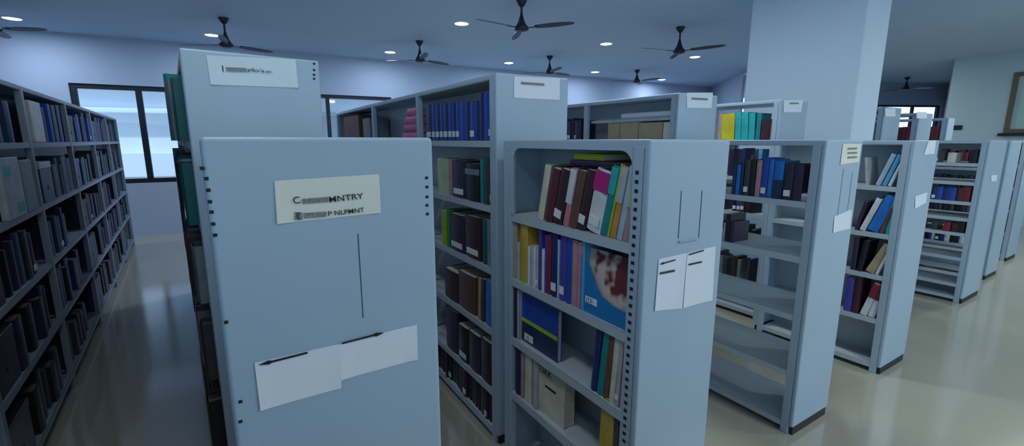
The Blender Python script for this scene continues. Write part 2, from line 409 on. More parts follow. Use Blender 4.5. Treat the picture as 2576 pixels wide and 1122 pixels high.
def fill(k, z, u0, u1, cols, place, group, seed, h=(0.17, 0.24), t=(0.012, 0.035), d=0.15, side=0, gap=0.0, lean_p=0.0, maxn=26, sticker=0.3, hmax=None, pages=PAGES, inset0=0.006):
    rng = random.Random(seed); u = u0; i = 0
    while u < u1 - t[1] and i < maxn:
        tt = rng.uniform(*t); hh = rng.uniform(*h)
        if rng.random() < gap: u += rng.uniform(0.03, 0.09)
        if u + tt > u1: break
        le = 0
        c = cols[i % len(cols)] if seed % 2 else rng.choice(cols)
        put_book(k, u, z, tt, hh, d, c, le, side, inset0 + rng.uniform(0, 0.02), place, i, group, 'left' if side else 'near end', sticker=rng.random() < sticker, pages=pages)
        u += tt + 0.0012; i += 1

SH = [1.21, 0.93, 0.65, 0.36, 0.08]
TSH = [1.5, 1.2, 0.9, 0.59, 0.28, 0.06]
LOWG, TALLG = 'low grey steel racks ending the rows', 'tall grey steel racks behind the low ones'
r1 = rack((-0.478, 0.702), YAW, 0.38, EYE + 0.006, [0, 0.84], SH, 'low_bookshelf', 'nearest low grey steel rack, its end panel bearing the cream printed label', LOWG, back=True)
r2 = rack((0.37, 1.23), YAW, 0.36, EYE + 0.004, [0, 0.77], [1.205, 0.93, 0.665, 0.41, 0.08], 'low_bookshelf', 'low grey rack full of mixed coloured books with a rounded top opening', LOWG, hood=True)
r3 = rack((1.44, 2.1), YAW, 0.37, EYE + 0.004, [0, 0.86], [1.21, 0.94, 0.64, 0.34, 0.06], 'low_bookshelf', 'low open see-through grey rack, mostly empty below its top row of blue books', LOWG, back=False, holes=False)
r4 = rack((2.387, 2.72), YAW, 0.40, EYE + 0.002, [0, 0.84], [1.22, 0.92, 0.65, 0.36, 0.06], 'low_bookshelf', 'low grey rack holding a large bright blue leaning volume on its second shelf', LOWG, back=True, holes=False)
r5 = rack((4.19, 4.02), YAW, 0.50, EYE + 0.002, [0, 0.72], [1.3, 1.13, 0.95, 0.80, 0.66, 0.43, 0.18, 0.06], 'low_bookshelf', 'low grey rack with many closely spaced empty shelves near the brown framed window', LOWG, back=False, holes=False)
r6 = rack((5.17, 4.76), YAW, 0.42, EYE, [0, 0.72], SH, 'low_bookshelf', 'low grey rack just beyond the closely shelved empty one', LOWG, back=True, holes=False)
r7 = rack((6.23, 5.53), YAW, 0.42, EYE, [0, 0.72], SH, 'low_bookshelf', 'farthest low grey rack at the frame edge, below the brown framed window', LOWG, back=True, holes=False)
YA = R(36.5)
rA = rack((-1.05, 1.5), YA, 0.42, 1.79, [0, 0.95, 1.9, 2.85, 3.6], TSH, 'tall_bookshelf', 'tall grey rack with a white label, rising behind the nearest low rack', TALLG, holes=False)
rB = rack((-0.07, 2.03), YAW, 0.40, 1.79, [0, 0.97, 1.98, 3.4], [1.5, 1.2, 0.9, 0.59, 0.27, 0.06], 'tall_bookshelf', 'tall grey rack with a run of blue bound volumes on its top shelf', TALLG, holes=False)
rC = rack((1.06, 2.97), YAW, 0.40, 1.80, [0, 0.89, 1.8, 2.7], TSH, 'tall_bookshelf', 'tall grey rack with tan cartons in its top opening', TALLG, back=True, holes=False)
rD = rack((2.08, 3.6), YAW, 0.40, 1.815, [0, 0.9, 1.8], TSH, 'tall_bookshelf', 'tall grey rack with yellow and turquoise books, in front of the column', TALLG, back=False, holes=False)
def dline(t): return (2.08 + VD.x * t, 3.6 + VD.y * t)
rE = rack(dline(1.90), YAW, 0.39, 1.83, [0, 0.9, 1.8], TSH, 'tall_bookshelf', 'first tall grey rack beyond the column, nearly empty on top', TALLG, back=False, holes=False)
rF = rack(dline(2.80), YAW, 0.39, 1.80, [0, 0.9, 1.8], TSH, 'tall_bookshelf', 'second tall grey rack beyond the column, below the split far window', TALLG, back=False, holes=False)
rG = rack(dline(3.72), YAW, 0.22, 1.77, [0, 0.9], TSH, 'tall_bookshelf', 'narrow tall rack with dark red volumes on its top shelf', TALLG, back=False, holes=False)
YL = math.atan2(0.587, 0.81)
ld = Vector((-math.sin(YL), math.cos(YL))); lv = Vector((math.cos(YL), math.sin(YL)))
PL = Vector((-2.39, 2.15)) - lv * 0.40 + ld * (-1.85)
LSH = [1.49, 1.13, 0.80, 0.46, 0.10]
rL = rack(PL, YL, 0.40, 1.80, [0, 1.2, 2.4, 3.6, 4.8, 6.0, 7.2], LSH, 'tall_bookshelf', 'long shade-darkened grey rack row along the left aisle, running to the big window', TALLG, back=True, holes=False, paint=(LDARK, LDARK))

# ---- rack r2 rows
P2 = 'centre low rack'
N = {}
row(r2, 1.205, [
 (1597, 1609, 405, 'violet blue', 3, {}), (1582, 1596, 410, 'lavender', 6, {}), (1562, 1580, 412, 'dusty pink', 8, {'accent': ('pale green', 0.45, 0.8)}),
 (1547, 1561, 414, 'pale blue', 11, {}), (1530, 1545, 414, 'orange', 12, {'accent': ('pale grey', 0.5, 0.98)}), (1525, 1530, 410, 'lime green', 12, {}),
 (1507, 1524, 412, 'teal', 12, {'accent': ('turquoise', 0.6, 0.97)}), (1470, 1505, 420, 'white', 13, {'sticker': True, 'accent': ('magenta', 0.66, 0.97)}),
 (1447, 1468, 422, 'dark maroon', 13, {'sticker': True}), (1428, 1446, 424, 'brown', 13, {}), (1412, 1426, 420, 'pink', 13, {'accent': ('white', 0.4, 0.98)}),
 (1386, 1410, 420, 'dark maroon', 13, {'sticker': True}), (1364, 1385, 418, 'maroon', 13, {}), (1348, 1363, 412, 'cream', 13, {})][::-1],
 'top shelf of ' + P2, 'leaning books on the top shelf of the centre low rack', d=0.14)
sp = []
x = 1273
for i, (w, c, pt) in enumerate([(9, 'tan', 560), (8, 'white', 610), (8, 'tan', 562), (7, 'pale grey', 612), (20, 'mustard yellow', 568), (6, 'white', 620), (7, 'pale grey', 618), (7, 'white', 622), (7, 'pale grey', 624),
        (8, 'violet blue', 575), (7, 'white', 628), (8, 'purple', 592), (8, 'dark red', 590), (16, 'navy blue', 590), (5, 'pale blue', 604), (15, 'violet blue', 592), (14, 'royal blue', 600), (13, 'dusty pink', 606), (12, 'pink', 610), (8, 'sky blue', 605)]):
    sp.append((x, x + w, pt, c, 0, {'sticker': i in (8, 13, 15)})); x += w
row(r2, 0.93, sp[::1], 'second shelf of ' + P2, 'upright books on the second shelf of the centre low rack', d=0.14)
row(r2, 0.665, [(1277, 1287, 722, 'magenta', 0), (1288, 1298, 728, 'dark purple', 0), (1299, 1304, 730, 'pale grey', 0)], 'far group, third shelf of ' + P2, 'thin books on the third shelf of the centre low rack')
row(r2, 0.665, [(1482, 1496, 828, 'navy blue', 5), (1497, 1512, 830, 'teal', 6), (1513, 1526, 838, 'brown', 5), (1528, 1541, 838, 'cream', 4), (1543, 1553, 845, 'pale grey', 3, {'sticker': True}), (1555, 1570, 842, 'peach', 2), (1571, 1583, 842, 'dusty pink', 1)],
    'near group, third shelf of ' + P2, 'books at the near end of the third shelf of the centre low rack')
row(r2, 0.41, [(1293, 1306, 885, 'dark blue', 0), (1307, 1315, 885, 'dusty pink', 0), (1316, 1334, 895, 'cream', 0), (1336, 1348, 895, 'pale grey', 0)], 'far group, fourth shelf of ' + P2, 'books on the fourth shelf of the centre low rack')
row(r2, 0.41, [(1500, 1532, 1010, 'mustard yellow', 2), (1535, 1548, 1030, 'dark grey', 0), (1550, 1560, 1040, 'pale green', 0), (1562, 1572, 1045, 'white', 0)], 'near group, fourth shelf of ' + P2, 'books by the near post on the fourth shelf of the centre low rack')

def text(name, s, size, m, parent, M, ext=0.0004, align='LEFT', width=None):
    cu = bpy.data.curves.new(name, 'FONT'); cu.body = s; cu.size = size; cu.extrude = ext; cu.align_x = align; cu.offset = size * 0.004
    cu.materials.append(m); f_ = bpy.data.objects.new(name, cu); COL.objects.link(f_); bpy.context.view_layer.update()
    me = bpy.data.meshes.new_from_object(f_.evaluated_get(bpy.context.evaluated_depsgraph_get())); me.name = name
    bpy.data.objects.remove(f_)
    if width:
        w_ = max(v.co.x for v in me.vertices)
        for v in me.vertices: v.co.x *= width / w_
    o = bpy.data.objects.new(name, me); COL.objects.link(o); o.parent = parent; o.matrix_local = M
    return o
FACE0 = Matrix(((0, 0, -1, 0), (-1, 0, 0, 0), (0, 1, 0, 0), (0, 0, 0, 1)))   # text on a v=0 face: x->-u, y->z, normal -> -v
ENDM = Matrix(((1, 0, 0, 0), (0, 0, -1, 0), (0, 1, 0, 0), (0, 0, 0, 1)))     # text on the end panel: x->v, y->z, normal -> -u

def face_book(k, z, pxl, pxr, pyt, c, label, name='book', d=0.02, inset=0.03, tilt=0, group=None):
    """book standing with its front cover turned to the aisle"""
    ua, ub = u_at(k, pxr, z, inset), u_at(k, pxl, z, inset); h = h_at(k, ub, pyt, inset) - z
    o = None
    bm = bmesh.new(); bx(bm, 0, 0.0025, 0, ub - ua, 0, h); bx(bm, d - 0.0025, d, 0, ub - ua, 0, h); bx(bm, 0.0025, d - 0.0025, ub - ua - 0.003, ub - ua, 0, h)
    o = obj(name, bm, cmat(c)); o.matrix_world = rack_M(k) @ Matrix.Translation((inset, ua, z + 0.0006)) @ Matrix.Rotation(R(tilt), 4, 'Y')
    bm = bmesh.new(); bx(bm, 0.0025, d - 0.0025, 0.003, ub - ua - 0.003, 0.002, h - 0.003); obj('pages', bm, PAGES, o)
    tag(o, label, 'book', group); return o, ub - ua, h
# magazine file and the magazine in it
ua, ub = u_at(r2, 1578, 0.93, 0.02), u_at(r2, 1452, 0.93, 0.02)
mf = empty('magazine_file'); mf.matrix_world = rack_M(r2) @ Matrix.Translation((0.015, ua, 0.9306))
L_ = ub - ua; H_ = 0.20
pts = [(0.02, 0), (L_, 0), (L_, H_), (L_ - 0.055, H_ * 0.95)]
pts = [(0, 0), (L_, 0), (L_, H_ * 0.98)]
cut = [(L_ * 0.86, H_ * 0.97), (L_ * 0.72, H_ * 0.80), (L_ * 0.6, H_ * 0.55), (L_ * 0.46, H_ * 0.38), (L_ * 0.25, H_ * 0.30), (0, H_ * 0.28)]
BL = mat('glossy_blue_board', (0.015, 0.20, 0.50), 0.35, noise=0.08)
bm = bmesh.new(); prism(bm, pts + cut, 0.0, 0.003, 'x'); obj('side_board', bm, BL, mf)
bm = bmesh.new(); prism(bm, pts + cut, 0.085, 0.088, 'x'); obj('side_board', bm, BL, mf)
bm = bmesh.new(); bx(bm, 0.003, 0.085, 0, L_, 0, 0.003); bx(bm, 0.003, 0.085, L_ - 0.003, L_, 0.003, H_ * 0.98); bx(bm, 0.003, 0.085, 0, 0.003, 0.003, H_ * 0.28); obj('file_body', bm, BL, mf)
bm = bmesh.new(); bx(bm, -0.001, 0, L_ * 0.56, L_ * 0.80, 0.035, 0.058); obj('label_patch', bm, STICK, mf)
text('lettering', '[DJ', 0.024, mat('blue_ink', (0.02, 0.1, 0.4), 0.5), mf, Matrix.Translation((-0.0012, L_ * 0.78, 0.038)) @ FACE0, 0.0002)
tag(mf, 'glossy blue magazine file with a curved cut side and small white [DJ label', 'magazine file')
# magazine: cream cover with dark maroon fruit-like blobs
mm = bpy.data.materials.new('cream_cover_with_maroon_blots'); mm.use_nodes = True; nt = mm.node_tree; b = nt.nodes['Principled BSDF']; b.inputs['Roughness'].default_value = 0.35
t = nt.nodes.new('ShaderNodeTexCoord'); n = nt.nodes.new('ShaderNodeTexVoronoi'); n.inputs['Scale'].default_value = 13; n2 = nt.nodes.new('ShaderNodeTexNoise'); n2.inputs['Scale'].default_value = 12
r = nt.nodes.new('ShaderNodeValToRGB'); e = r.color_ramp.elements; e[0].position = 0.42; e[0].color = (0.16, 0.03, 0.04, 1); e[1].position = 0.50; e[1].color = (0.62, 0.52, 0.47, 1)
nt.links.new(t.outputs['Object'], n2.inputs['Vector']); nt.links.new(n2.outputs['Fac'], r.inputs['Fac']); nt.links.new(r.outputs[0], b.inputs['Base Color'])
bm = bmesh.new(); bx(bm, 0, 0.008, 0, L_ - 0.016, 0, 0.215)
mg = obj('magazine', bm, mm, bevel=0.003); mg.matrix_world = rack_M(r2) @ Matrix.Translation((0.022, ua + 0.006, 0.935)) @ Matrix.Rotation(R(5), 4, 'Y')
tag(mg, 'magazine with a cream cover and maroon blots standing in the blue magazine file', 'magazine')
# blue cover-facing book with green stripe
o, w_, h_ = face_book(r2, 0.665, 1308, 1402, 735, 'royal blue', 'blue paperback facing out with a green stripe, on the third shelf')
bm = bmesh.new(); bx(bm, -0.0009, 0, 0.002, w_ - 0.001, h_ * 0.42, h_ * 0.50); obj('green_stripe', bm, cmat('lime green'), o)
bm = bmesh.new(); bx(bm, -0.0008, 0, 0.0, w_, 0, h_ * 0.42); obj('lower_cover', bm, cmat('dark blue'), o)
bm = bmesh.new(); bx(bm, -0.0018, -0.0009, w_ * 0.62, w_ * 0.86, h_ * 0.05, h_ * 0.20); lp = obj('label_patch', bm, STICK, o)
text('lettering', 'D', 0.026, mat('blue_ink', (0.02, 0.1, 0.4), 0.5), o, Matrix.Translation((-0.0020, w_ * 0.80, h_ * 0.065)) @ FACE0, 0.0002)
# cream box file with writing
o, w_, h_ = face_book(r2, 0.41, 1352, 1418, 895, 'cream', 'cream box file lettered in black, facing out on the fourth shelf', 'box_file', d=0.05)
text('lettering', 'E2KK', 0.036, INK, o, Matrix.Translation((-0.0006, w_ * 0.95, h_ * 0.74)) @ FACE0, 0.0002)
bm = bmesh.new(); bx(bm, -0.0008, 0, w_ * 0.3, w_ * 0.7, h_ * 0.52, h_ * 0.56); obj('black_dash', bm, INK, o)
o['category'] = 'box file'
# books lying flat over the leaning top row
def flat_book(k, u0, u1, z, t, c, label, d=0.15, inset=0.02, group=None, pitch=0, side=0, h=None):
    # lies on its cover, spine to the aisle
    M = rack_M(k) @ Matrix.Translation((inset, u1, z)) @ Matrix.Rotation(R(90 + pitch), 4, 'X')
    o = book_mesh(k, 'book', t, u1 - u0, d, c, M); tag(o, label, 'book', group); return o
flat_book(r2, 0.05, 0.36, 1.421, 0.016, 'dark purple', 'dark purple book lying flat across the tops of the leaning row')
flat_book(r2, 0.20, 0.34, 1.4385, 0.020, 'lime green', 'lime green book lying flat on the dark purple one')

# ---- rack B contents
PB = 'of the blue volumes rack'
sp = []; x = 1072
for i, w in enumerate([14, 9, 11, 9, 12, 10, 9, 10]): sp.append((x, x + w, 262 - i * 0.6, ['navy blue', 'royal blue'][i % 2], 0, {'sticker': True, 'pages': YPAGES})); x += w
for i, w in enumerate([13, 12, 13, 10]): sp.append((x, x + w, 256 - i, ['royal blue', 'navy blue'][i % 2], 0, {'sticker': i == 2, 'pages': YPAGES})); x += w
for i, w in enumerate([12, 12, 11]): sp.append((x, x + w, 232, ['navy blue', 'royal blue'][i % 2], 0, {'sticker': i == 2, 'pages': YPAGES})); x += w
row(rB, 1.5, sp, 'top shelf ' + PB, 'blue bound volumes on the top shelf', d=0.16)
row(rB, 1.2, [(1100, 1128, 400, 'pale green', 0), (1129, 1136, 402, 'dusty pink', 0), (1137, 1170, 405, 'dark purple', 0, {'sticker': True}), (1171, 1204, 412, 'black', 0, {'accent': ('grey', 0.7, 0.85)}), (1206, 1214, 400, 'teal', 0), (1215, 1230, 408, 'dark grey', 0), (1231, 1243, 402, 'black', 0, {'sticker': True})],
    'second shelf ' + PB, 'books on the second shelf of the tall rack of blue volumes')
row(rB, 0.9, [(1110, 1122, 530, 'lime green', 0), (1123, 1130, 530, 'green', 0), (1131, 1168, 545, 'dark purple', 0, {'sticker': True}), (1169, 1208, 550, 'dark maroon', 0, {'sticker': True}), (1212, 1222, 552, 'dark teal', 0), (1223, 1243, 556, 'grey', 0)],
    'third shelf ' + PB, 'books on the third shelf of the tall rack of blue volumes')
row(rB, 0.59, [(1118, 1152, 690, 'dark maroon', 0), (1153, 1194, 700, 'brown', 0), (1200, 1206, 700, 'tan', 3), (1207, 1216, 702, 'dark grey', 3), (1219, 1242, 712, 'bright blue', 2)],
    'fourth shelf ' + PB, 'books on the fourth shelf of the tall rack of blue volumes')
row(rB, 0.27, [(1122, 1150, 790, 'dark purple', 0), (1152, 1176, 830, 'black', 0, {'sticker': True}), (1178, 1206, 850, 'dark purple', 0), (1208, 1240, 870, 'black', 0)],
    'fifth shelf ' + PB, 'books on the fifth shelf of the tall rack of blue volumes')
fill(rB, 0.06, 0.1, 0.9, ['black', 'dark purple', 'dark grey'], 'bottom shelf ' + PB, 'dark books on the bottom shelf of the tall rack of blue volumes', 3, h=(0.15, 0.18), t=(0.03, 0.05))
# pink stack in the second bay
ua, ub = u_at(rB, 1040, 1.5), u_at(rB, 1006, 1.5)
for i in range(4):
    flat_book(rB, ua, ub - i * 0.035, 1.5008 + i * 0.0515, 0.0505, 'hot pink' if i != 1 else 'magenta', ['lowest', 'second lowest', 'third lowest', 'topmost'][i] + ' pink folder of the stepped stack in the tall rack', group='stepped stack of pink folders').name = 'folder'
def carton(k, pxl, pxr, pyt, z, c, label, group=None, d=0.16, inset=0.02):
    ua, ub = u_at(k, pxr, z, inset), u_at(k, pxl, z, inset); h = h_at(k, ua, pyt, inset) - z - 0.001
    root = empty('carton'); root.matrix_world = rack_M(k) @ Matrix.Translation((inset, ua, z + 0.0006))
    m = mat('carton_' + c.replace(' ', '_'), PAL[c], 0.7, noise=0.08, scale=10)
    box('carton_body', m, 0, d, 0.001, ub - ua - 0.001, 0, h - 0.004, root, bevel=0.003)
    w = ub - ua
    for a, bb in ((0.001, w / 2 - 0.001), (w / 2 + 0.001, w - 0.001)): box('flap', m, 0, d, a, bb, h - 0.003, h, root)
    tag(root, label, 'carton', group)
carton(rB, 868, 905, 288, 1.5, 'brown', 'reddish brown carton in the far top opening of the blue volumes rack')
carton(rB, 915, 932, 296, 1.5, 'grey', 'small grey carton beside the reddish brown one, tall rack top')
# ---- rack C contents
g = 'tan cartons in the top opening of the tall rack'
carton(rC, 1528, 1557, 308, 1.5, 'tan', 'tan carton farthest along the top opening, left of the others', g)
carton(rC, 1558, 1604, 306, 1.5, 'tan', 'second tan carton in the top opening, next to the narrow farthest one', g)
carton(rC, 1605, 1664, 306, 1.5, 'tan', 'widest tan carton, third along the top opening', g)
carton(rC, 1666, 1688, 306, 1.5, 'cream', 'narrow paler carton beside the near post of the top opening', g)
box('mid_shelf', STEEL_IN, 0.04, 0.195, 0.062, 0.866, 1.635, 1.655, rC.root)
bm = bmesh.new(); lathe(bm, [(0.020, 0), (0.023, 0.004), (0.023, 0.50), (0.020, 0.504)], 20)
tb = obj('paper_roll', bm, PAPER, smooth=False); tb.matrix_world = rack_M(rC) @ Matrix.Translation((0.10, 0.075, 1.679)) @ Matrix.Rotation(R(-90), 4, 'X')
tag(tb, 'white rolled chart lying above the tan cartons', 'paper roll')
fill(rC, 1.5, 0.95, 1.7, ['dark purple', 'dark grey', 'purple'], 'second opening, tan cartons rack', 'purple books in the second opening of the tall carton rack', 7, t=(0.03, 0.05), h=(0.16, 0.2))
# ---- rack D contents
row(rD, 1.5, [(1803, 1812, 285, 'tan', 0), (1813, 1845, 282, 'yellow', -3), (1847, 1862, 280, 'turquoise', -4), (1863, 1880, 280, 'turquoise', -4), (1881, 1896, 282, 'turquoise', -3), (1898, 1909, 284, 'teal', 0), (1911, 1932, 300, 'dark maroon', 0), (1933, 1942, 302, 'brown', 0)],
    'top of rack before the column', 'books in the top opening of the rack before the column')
flat_book(rD, 0.30, 0.52, 1.689, 0.014, 'white', 'white book lying flat on the yellow and turquoise books')
# ---- racks E F G tops
fill(rG, 1.5, 0.08, 0.75, ['dark red', 'maroon', 'dark red'], 'top shelf, narrow far rack', 'dark red volumes on the narrow far rack', 5, h=(0.17, 0.175), t=(0.04, 0.055), d=0.09, sticker=0)
fill(rE, 1.5, 0.3, 0.85, ['black', 'navy blue'], 'first rack beyond the column', 'dark books on the first rack beyond the column', 5, t=(0.05, 0.06), h=(0.2, 0.22), sticker=0)
# ---- rack r3
P3 = 'top shelf of the see-through rack'
row(r3, 1.21, [(1838, 1846, 412, 'dark blue', 0), (1847, 1857, 414, 'bright blue', 0), (1858, 1865, 408, 'navy blue', 0), (1866, 1880, 402, 'dark grey', 0, {'sticker': True}), (1881, 1893, 402, 'black', 0), (1895, 1908, 403, 'dusty pink', 0),
   (1909, 1925, 397, 'royal blue', 0, {'sticker': True}), (1926, 1938, 400, 'bright blue', 0), (1939, 1963, 405, 'bright blue', 0, {'accent': ('dark blue', 0.0, 0.5)}), (1965, 1988, 412, 'dark purple', 0, {'sticker': True}), (1989, 2012, 414, 'dark purple', 0)],
   P3, 'books on the top shelf of the see-through low rack')
row(r3, 1.21, [(2036, 2049, 445, 'tan', 5), (2050, 2058, 440, 'brown', 4)], 'near post, ' + P3, 'brown books by the near post of the see-through low rack')
u_ = u_at(r3, 2032, 1.21); flat_book(r3, u_, u_ + 0.075, 1.2108, 0.018, 'pale grey', 'pale grey book lying flat beside the dark purple books of the see-through rack')
flat_book(r3, u_ + 0.003, u_ + 0.07, 1.2294, 0.018, 'white', 'white book on the pale grey one in the see-through rack')
row(r3, 0.94, [(1820, 1832, 540, 'black', 0), (1833, 1842, 560, 'dark purple', 0)], 'second shelf of see-through rack', 'dark books at the far end of the second shelf, see-through rack')
fill(r3, 1.21, 0.1, 0.55, ['dark grey', 'pale grey', 'black', 'white'], 'rear of ' + P3, 'books on the rear side of the see-through low rack', 4, side=1, h=(0.16, 0.2), gap=0.3)
# a row of racks behind provides what shows through
for k, ds, sd in ((rC, 'the carton rack', 20), (rD, 'the rack before the column', 40)):
    for j, z in enumerate((1.2, 0.9, 0.59, 0.28)):
        cols = [['dark grey', 'dark purple', 'pale yellow', 'grey', 'navy blue', 'sky blue'], ['black', 'dark maroon', 'dark grey', 'purple'], ['black', 'navy blue', 'dark purple', 'dusty pink'], ['dark grey', 'grey', 'dark maroon']][j]
        fill(k, z, 0.08, 1.7, cols, f"{['second', 'third', 'fourth', 'fifth'][j]} shelf of {ds}", f"books on the {['second', 'third', 'fourth', 'fifth'][j]} shelf of {ds}", sd + j, gap=0.35, maxn=24, t=(0.02, 0.045))
# ---- rack r4
P4 = 'of rack holding bright blue volume'
row(r4, 1.22, [(2176, 2184, 395, 'pale grey', -8), (2200, 2213, 385, 'pale blue', 17), (2216, 2228, 387, 'sky blue', 17), (2231, 2241, 384, 'white', 17), (2243, 2252, 385, 'dark blue', 15), (2254, 2264, 388, 'navy blue', 13), (2266, 2273, 392, 'dark grey', 9), (2275, 2281, 395, 'pale grey', 6)],
   'top shelf ' + P4, 'leaning books on the top shelf of the low rack with the blue volume')
row(r4, 0.92, [(2148, 2157, 505, 'dark purple', 10), (2159, 2174, 495, 'white', 18), (2177, 2206, 487, 'bright blue', 18), (2209, 2222, 505, 'brown', 15), (2225, 2250, 500, 'turquoise', 12)],
   'second shelf ' + P4, 'leaning books on the second shelf of the low rack with the blue volume')
row(r4, 0.65, [(2137, 2150, 600, 'dark purple', 0), (2152, 2166, 605, 'black', 6), (2172, 2196, 608, 'tan', 22), (2199, 2208, 612, 'white', 20), (2212, 2222, 620, 'dark blue', 16), (2224, 2232, 620, 'pale grey', 12)],
   'third shelf ' + P4, 'books on the third shelf of the low rack with the blue volume')
row(r4, 0.36, [(2119, 2138, 702, 'violet blue', 0), (2139, 2156, 700, 'dark maroon', 0), (2160, 2178, 708, 'white', 14, {'accent': ('dark red', 0.55, 0.97)}), (2180, 2198, 710, 'white', 12, {'accent': ('maroon', 0.5, 0.97)}), (2202, 2214, 725, 'black', 4)],
   'fourth shelf ' + P4, 'books on the fourth shelf of the low rack with the blue volume')
# ---- racks r5..r7
fill(r5, 1.3, 0.08, 0.62, ['black', 'cream', 'dark grey'], 'highest shelf, closely shelved rack', 'books on the highest shelf of the closely shelved rack', 5, h=(0.09, 0.13), gap=0.6, t=(0.03, 0.06))
fill(r5, 0.95, 0.08, 0.64, ['dark red', 'maroon', 'royal blue', 'navy blue', 'royal blue', 'dark blue'], 'blue-red row, closely shelved rack', 'blue and red books of the closely shelved rack', 5, h=(0.12, 0.14), t=(0.03, 0.05))
fill(r5, 0.66, 0.08, 0.64, ['black', 'dark maroon', 'dark red', 'dark grey'], 'middle shelf, closely shelved rack', 'books on the middle shelf of the closely shelved rack', 5, h=(0.08, 0.11), t=(0.03, 0.05), gap=0.4)
for k, nm, sd in ((r6, 'second farthest low rack', 61), (r7, 'farthest low rack', 81)):
    for j, z in enumerate(SH[:4]):
        fill(k, z, 0.07, 0.62, [['dark red', 'maroon', 'black'], ['black', 'dark blue', 'black'], ['black', 'dark grey', 'dark purple'], ['black', 'white', 'navy blue']][j],
             f"{['top', 'second', 'third', 'fourth'][j]} shelf, {nm}", f"books on the {['top', 'second', 'third', 'fourth'][j]} shelf of {nm}", sd + 2 * j, t=(0.03, 0.05), h=(0.16, 0.2))
# ---- rack A left side books (jutting into the aisle)
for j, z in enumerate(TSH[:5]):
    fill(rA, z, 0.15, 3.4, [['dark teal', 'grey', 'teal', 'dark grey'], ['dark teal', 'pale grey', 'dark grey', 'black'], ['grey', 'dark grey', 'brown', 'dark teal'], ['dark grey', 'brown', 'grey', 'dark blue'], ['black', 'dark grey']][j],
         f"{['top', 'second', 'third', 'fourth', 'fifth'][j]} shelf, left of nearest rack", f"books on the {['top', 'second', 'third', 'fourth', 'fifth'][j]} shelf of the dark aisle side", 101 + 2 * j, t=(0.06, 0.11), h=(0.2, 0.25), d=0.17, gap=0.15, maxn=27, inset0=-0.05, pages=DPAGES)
# ---- rack L contents (side v=W)
def lrow(z, items, place, group):
    for i, (u0, t, h, c, st) in enumerate(items):
        put_book(rL, u0, z, t, h, 0.16, c, 0, 1, 0.012, place, i, group, sticker=st)
lb = lambda n: n * 1.2
LCOL = [['dark blue', 'royal blue', 'navy blue', 'black', 'dark grey'], ['dark grey', 'dark blue', 'black', 'dark teal'], ['black', 'dark purple', 'dark blue'], ['black', 'dark purple', 'navy blue'], ['black', 'dark purple', 'dark grey']]  # cover colours picked dark to stand in for the aisle's shade
def archive_box(u0, w, z, h, c, label, lid=None, d=0.15, group=None):
    root = empty('archive_box'); root.matrix_world = rack_M(rL) @ Matrix.Translation((0.40 - 0.012 - d, u0, z + 0.0006))
    box('box_body', cmat(c), 0, d, 0, w, 0, h, root, bevel=0.004)
    box('box_lid', cmat(lid or c), -0.002, d + 0.003, -0.002, w + 0.002, h - 0.035, h + 0.004, root, bevel=0.003)
    bm = bmesh.new(); lathe(bm, [(0.012, 0), (0.014, 0.002), (0.009, 0.003)], 16)
    o = obj('finger_ring', bm, cmat('dark grey'), root); o.matrix_local = Matrix.Translation((d, w / 2, h * 0.35)) @ Matrix.Rotation(R(90), 4, 'Y')
    tag(root, label, 'archive box', group); return root
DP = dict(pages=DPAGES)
for bay in range(1, 6):
    bn = ['', 'nearest', 'next', 'middle', 'penultimate', 'farthest'][bay]
    for j, z in enumerate(LSH):
        sn = ['top', 'second', 'third', 'fourth', 'bottom'][j]
        rng = random.Random(bay * 10 + j); u = lb(bay) + 0.05; end = lb(bay + 1) - 0.05
        skip = {(1, 1): 0.53, (2, 0): 0.42, (2, 1): 0.08}.get((bay, j))
        g_ = f"dark volumes on the {sn} shelf of the left aisle rack"
        if (bay, j) == (1, 1): end = lb(1) + 0.5
        elif skip: u += skip
        if rng.random() < 0.65 and bay < 5 or (bay, j) == (2, 1):
            w = rng.uniform(0.2, 0.34); hh = rng.uniform(0.2, 0.26); c = rng.choice(['navy blue', 'black', 'dark blue', 'dark purple'])
            if (bay, j) == (2, 1): c = 'dark blue'
            ab = archive_box(u, w, z, hh, c, f"{c} box on the {sn} shelf, {bn} bay, left aisle rack", lid='pale grey' if (bay, j) == (2, 1) else None, group='boxes in the left aisle rack')
            if (bay, j) == (1, 3) or (bay, j) == (2, 3):
                pass
            u += w + 0.03
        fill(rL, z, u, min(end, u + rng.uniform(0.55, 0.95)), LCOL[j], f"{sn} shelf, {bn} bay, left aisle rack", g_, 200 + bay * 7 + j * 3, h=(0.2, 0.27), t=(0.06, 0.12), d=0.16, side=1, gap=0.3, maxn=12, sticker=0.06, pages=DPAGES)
# pale cover-facing binders in the left rack
def pale_panel(u0, w, z, h, c, label, name='binder'):
    bm = bmesh.new(); bx(bm, 0, 0.03, 0, w, 0, h)
    o = obj(name, bm, cmat(c), bevel=0.004); o.matrix_world = rack_M(rL) @ Matrix.Translation((0.372, u0, z + 0.0006))
    tag(o, label, 'binder'); return o
o = pale_panel(lb(2) + 0.1, 0.26, 1.49, 0.24, 'pale grey', 'pale grey binder standing face out on the top shelf of the left aisle rack')
o = pale_panel(lb(1) + 0.56, 0.30, 1.13, 0.29, 'pale grey', 'large pale binder with teal patches facing out, second shelf of left aisle rack')
for (a_, b_, c_, d_) in ((0.03, 0.14, 0.20, 0.25), (0.16, 0.27, 0.02, 0.07)):
    bm = bmesh.new(); bx(bm, 0.03, 0.0312, a_, b_, c_, d_); obj('teal_patch', bm, cmat('turquoise'), o)
o = pale_panel(lb(1) + 0.875, 0.22, 1.13, 0.27, 'grey', 'grey binder facing out beside the large pale one with teal patches')
o = archive_box(lb(1) + 0.78, 0.34, 0.805, 0.2, 'navy blue', 'navy box with faint ochre lettering in the left aisle rack', d=0.02) if False else o
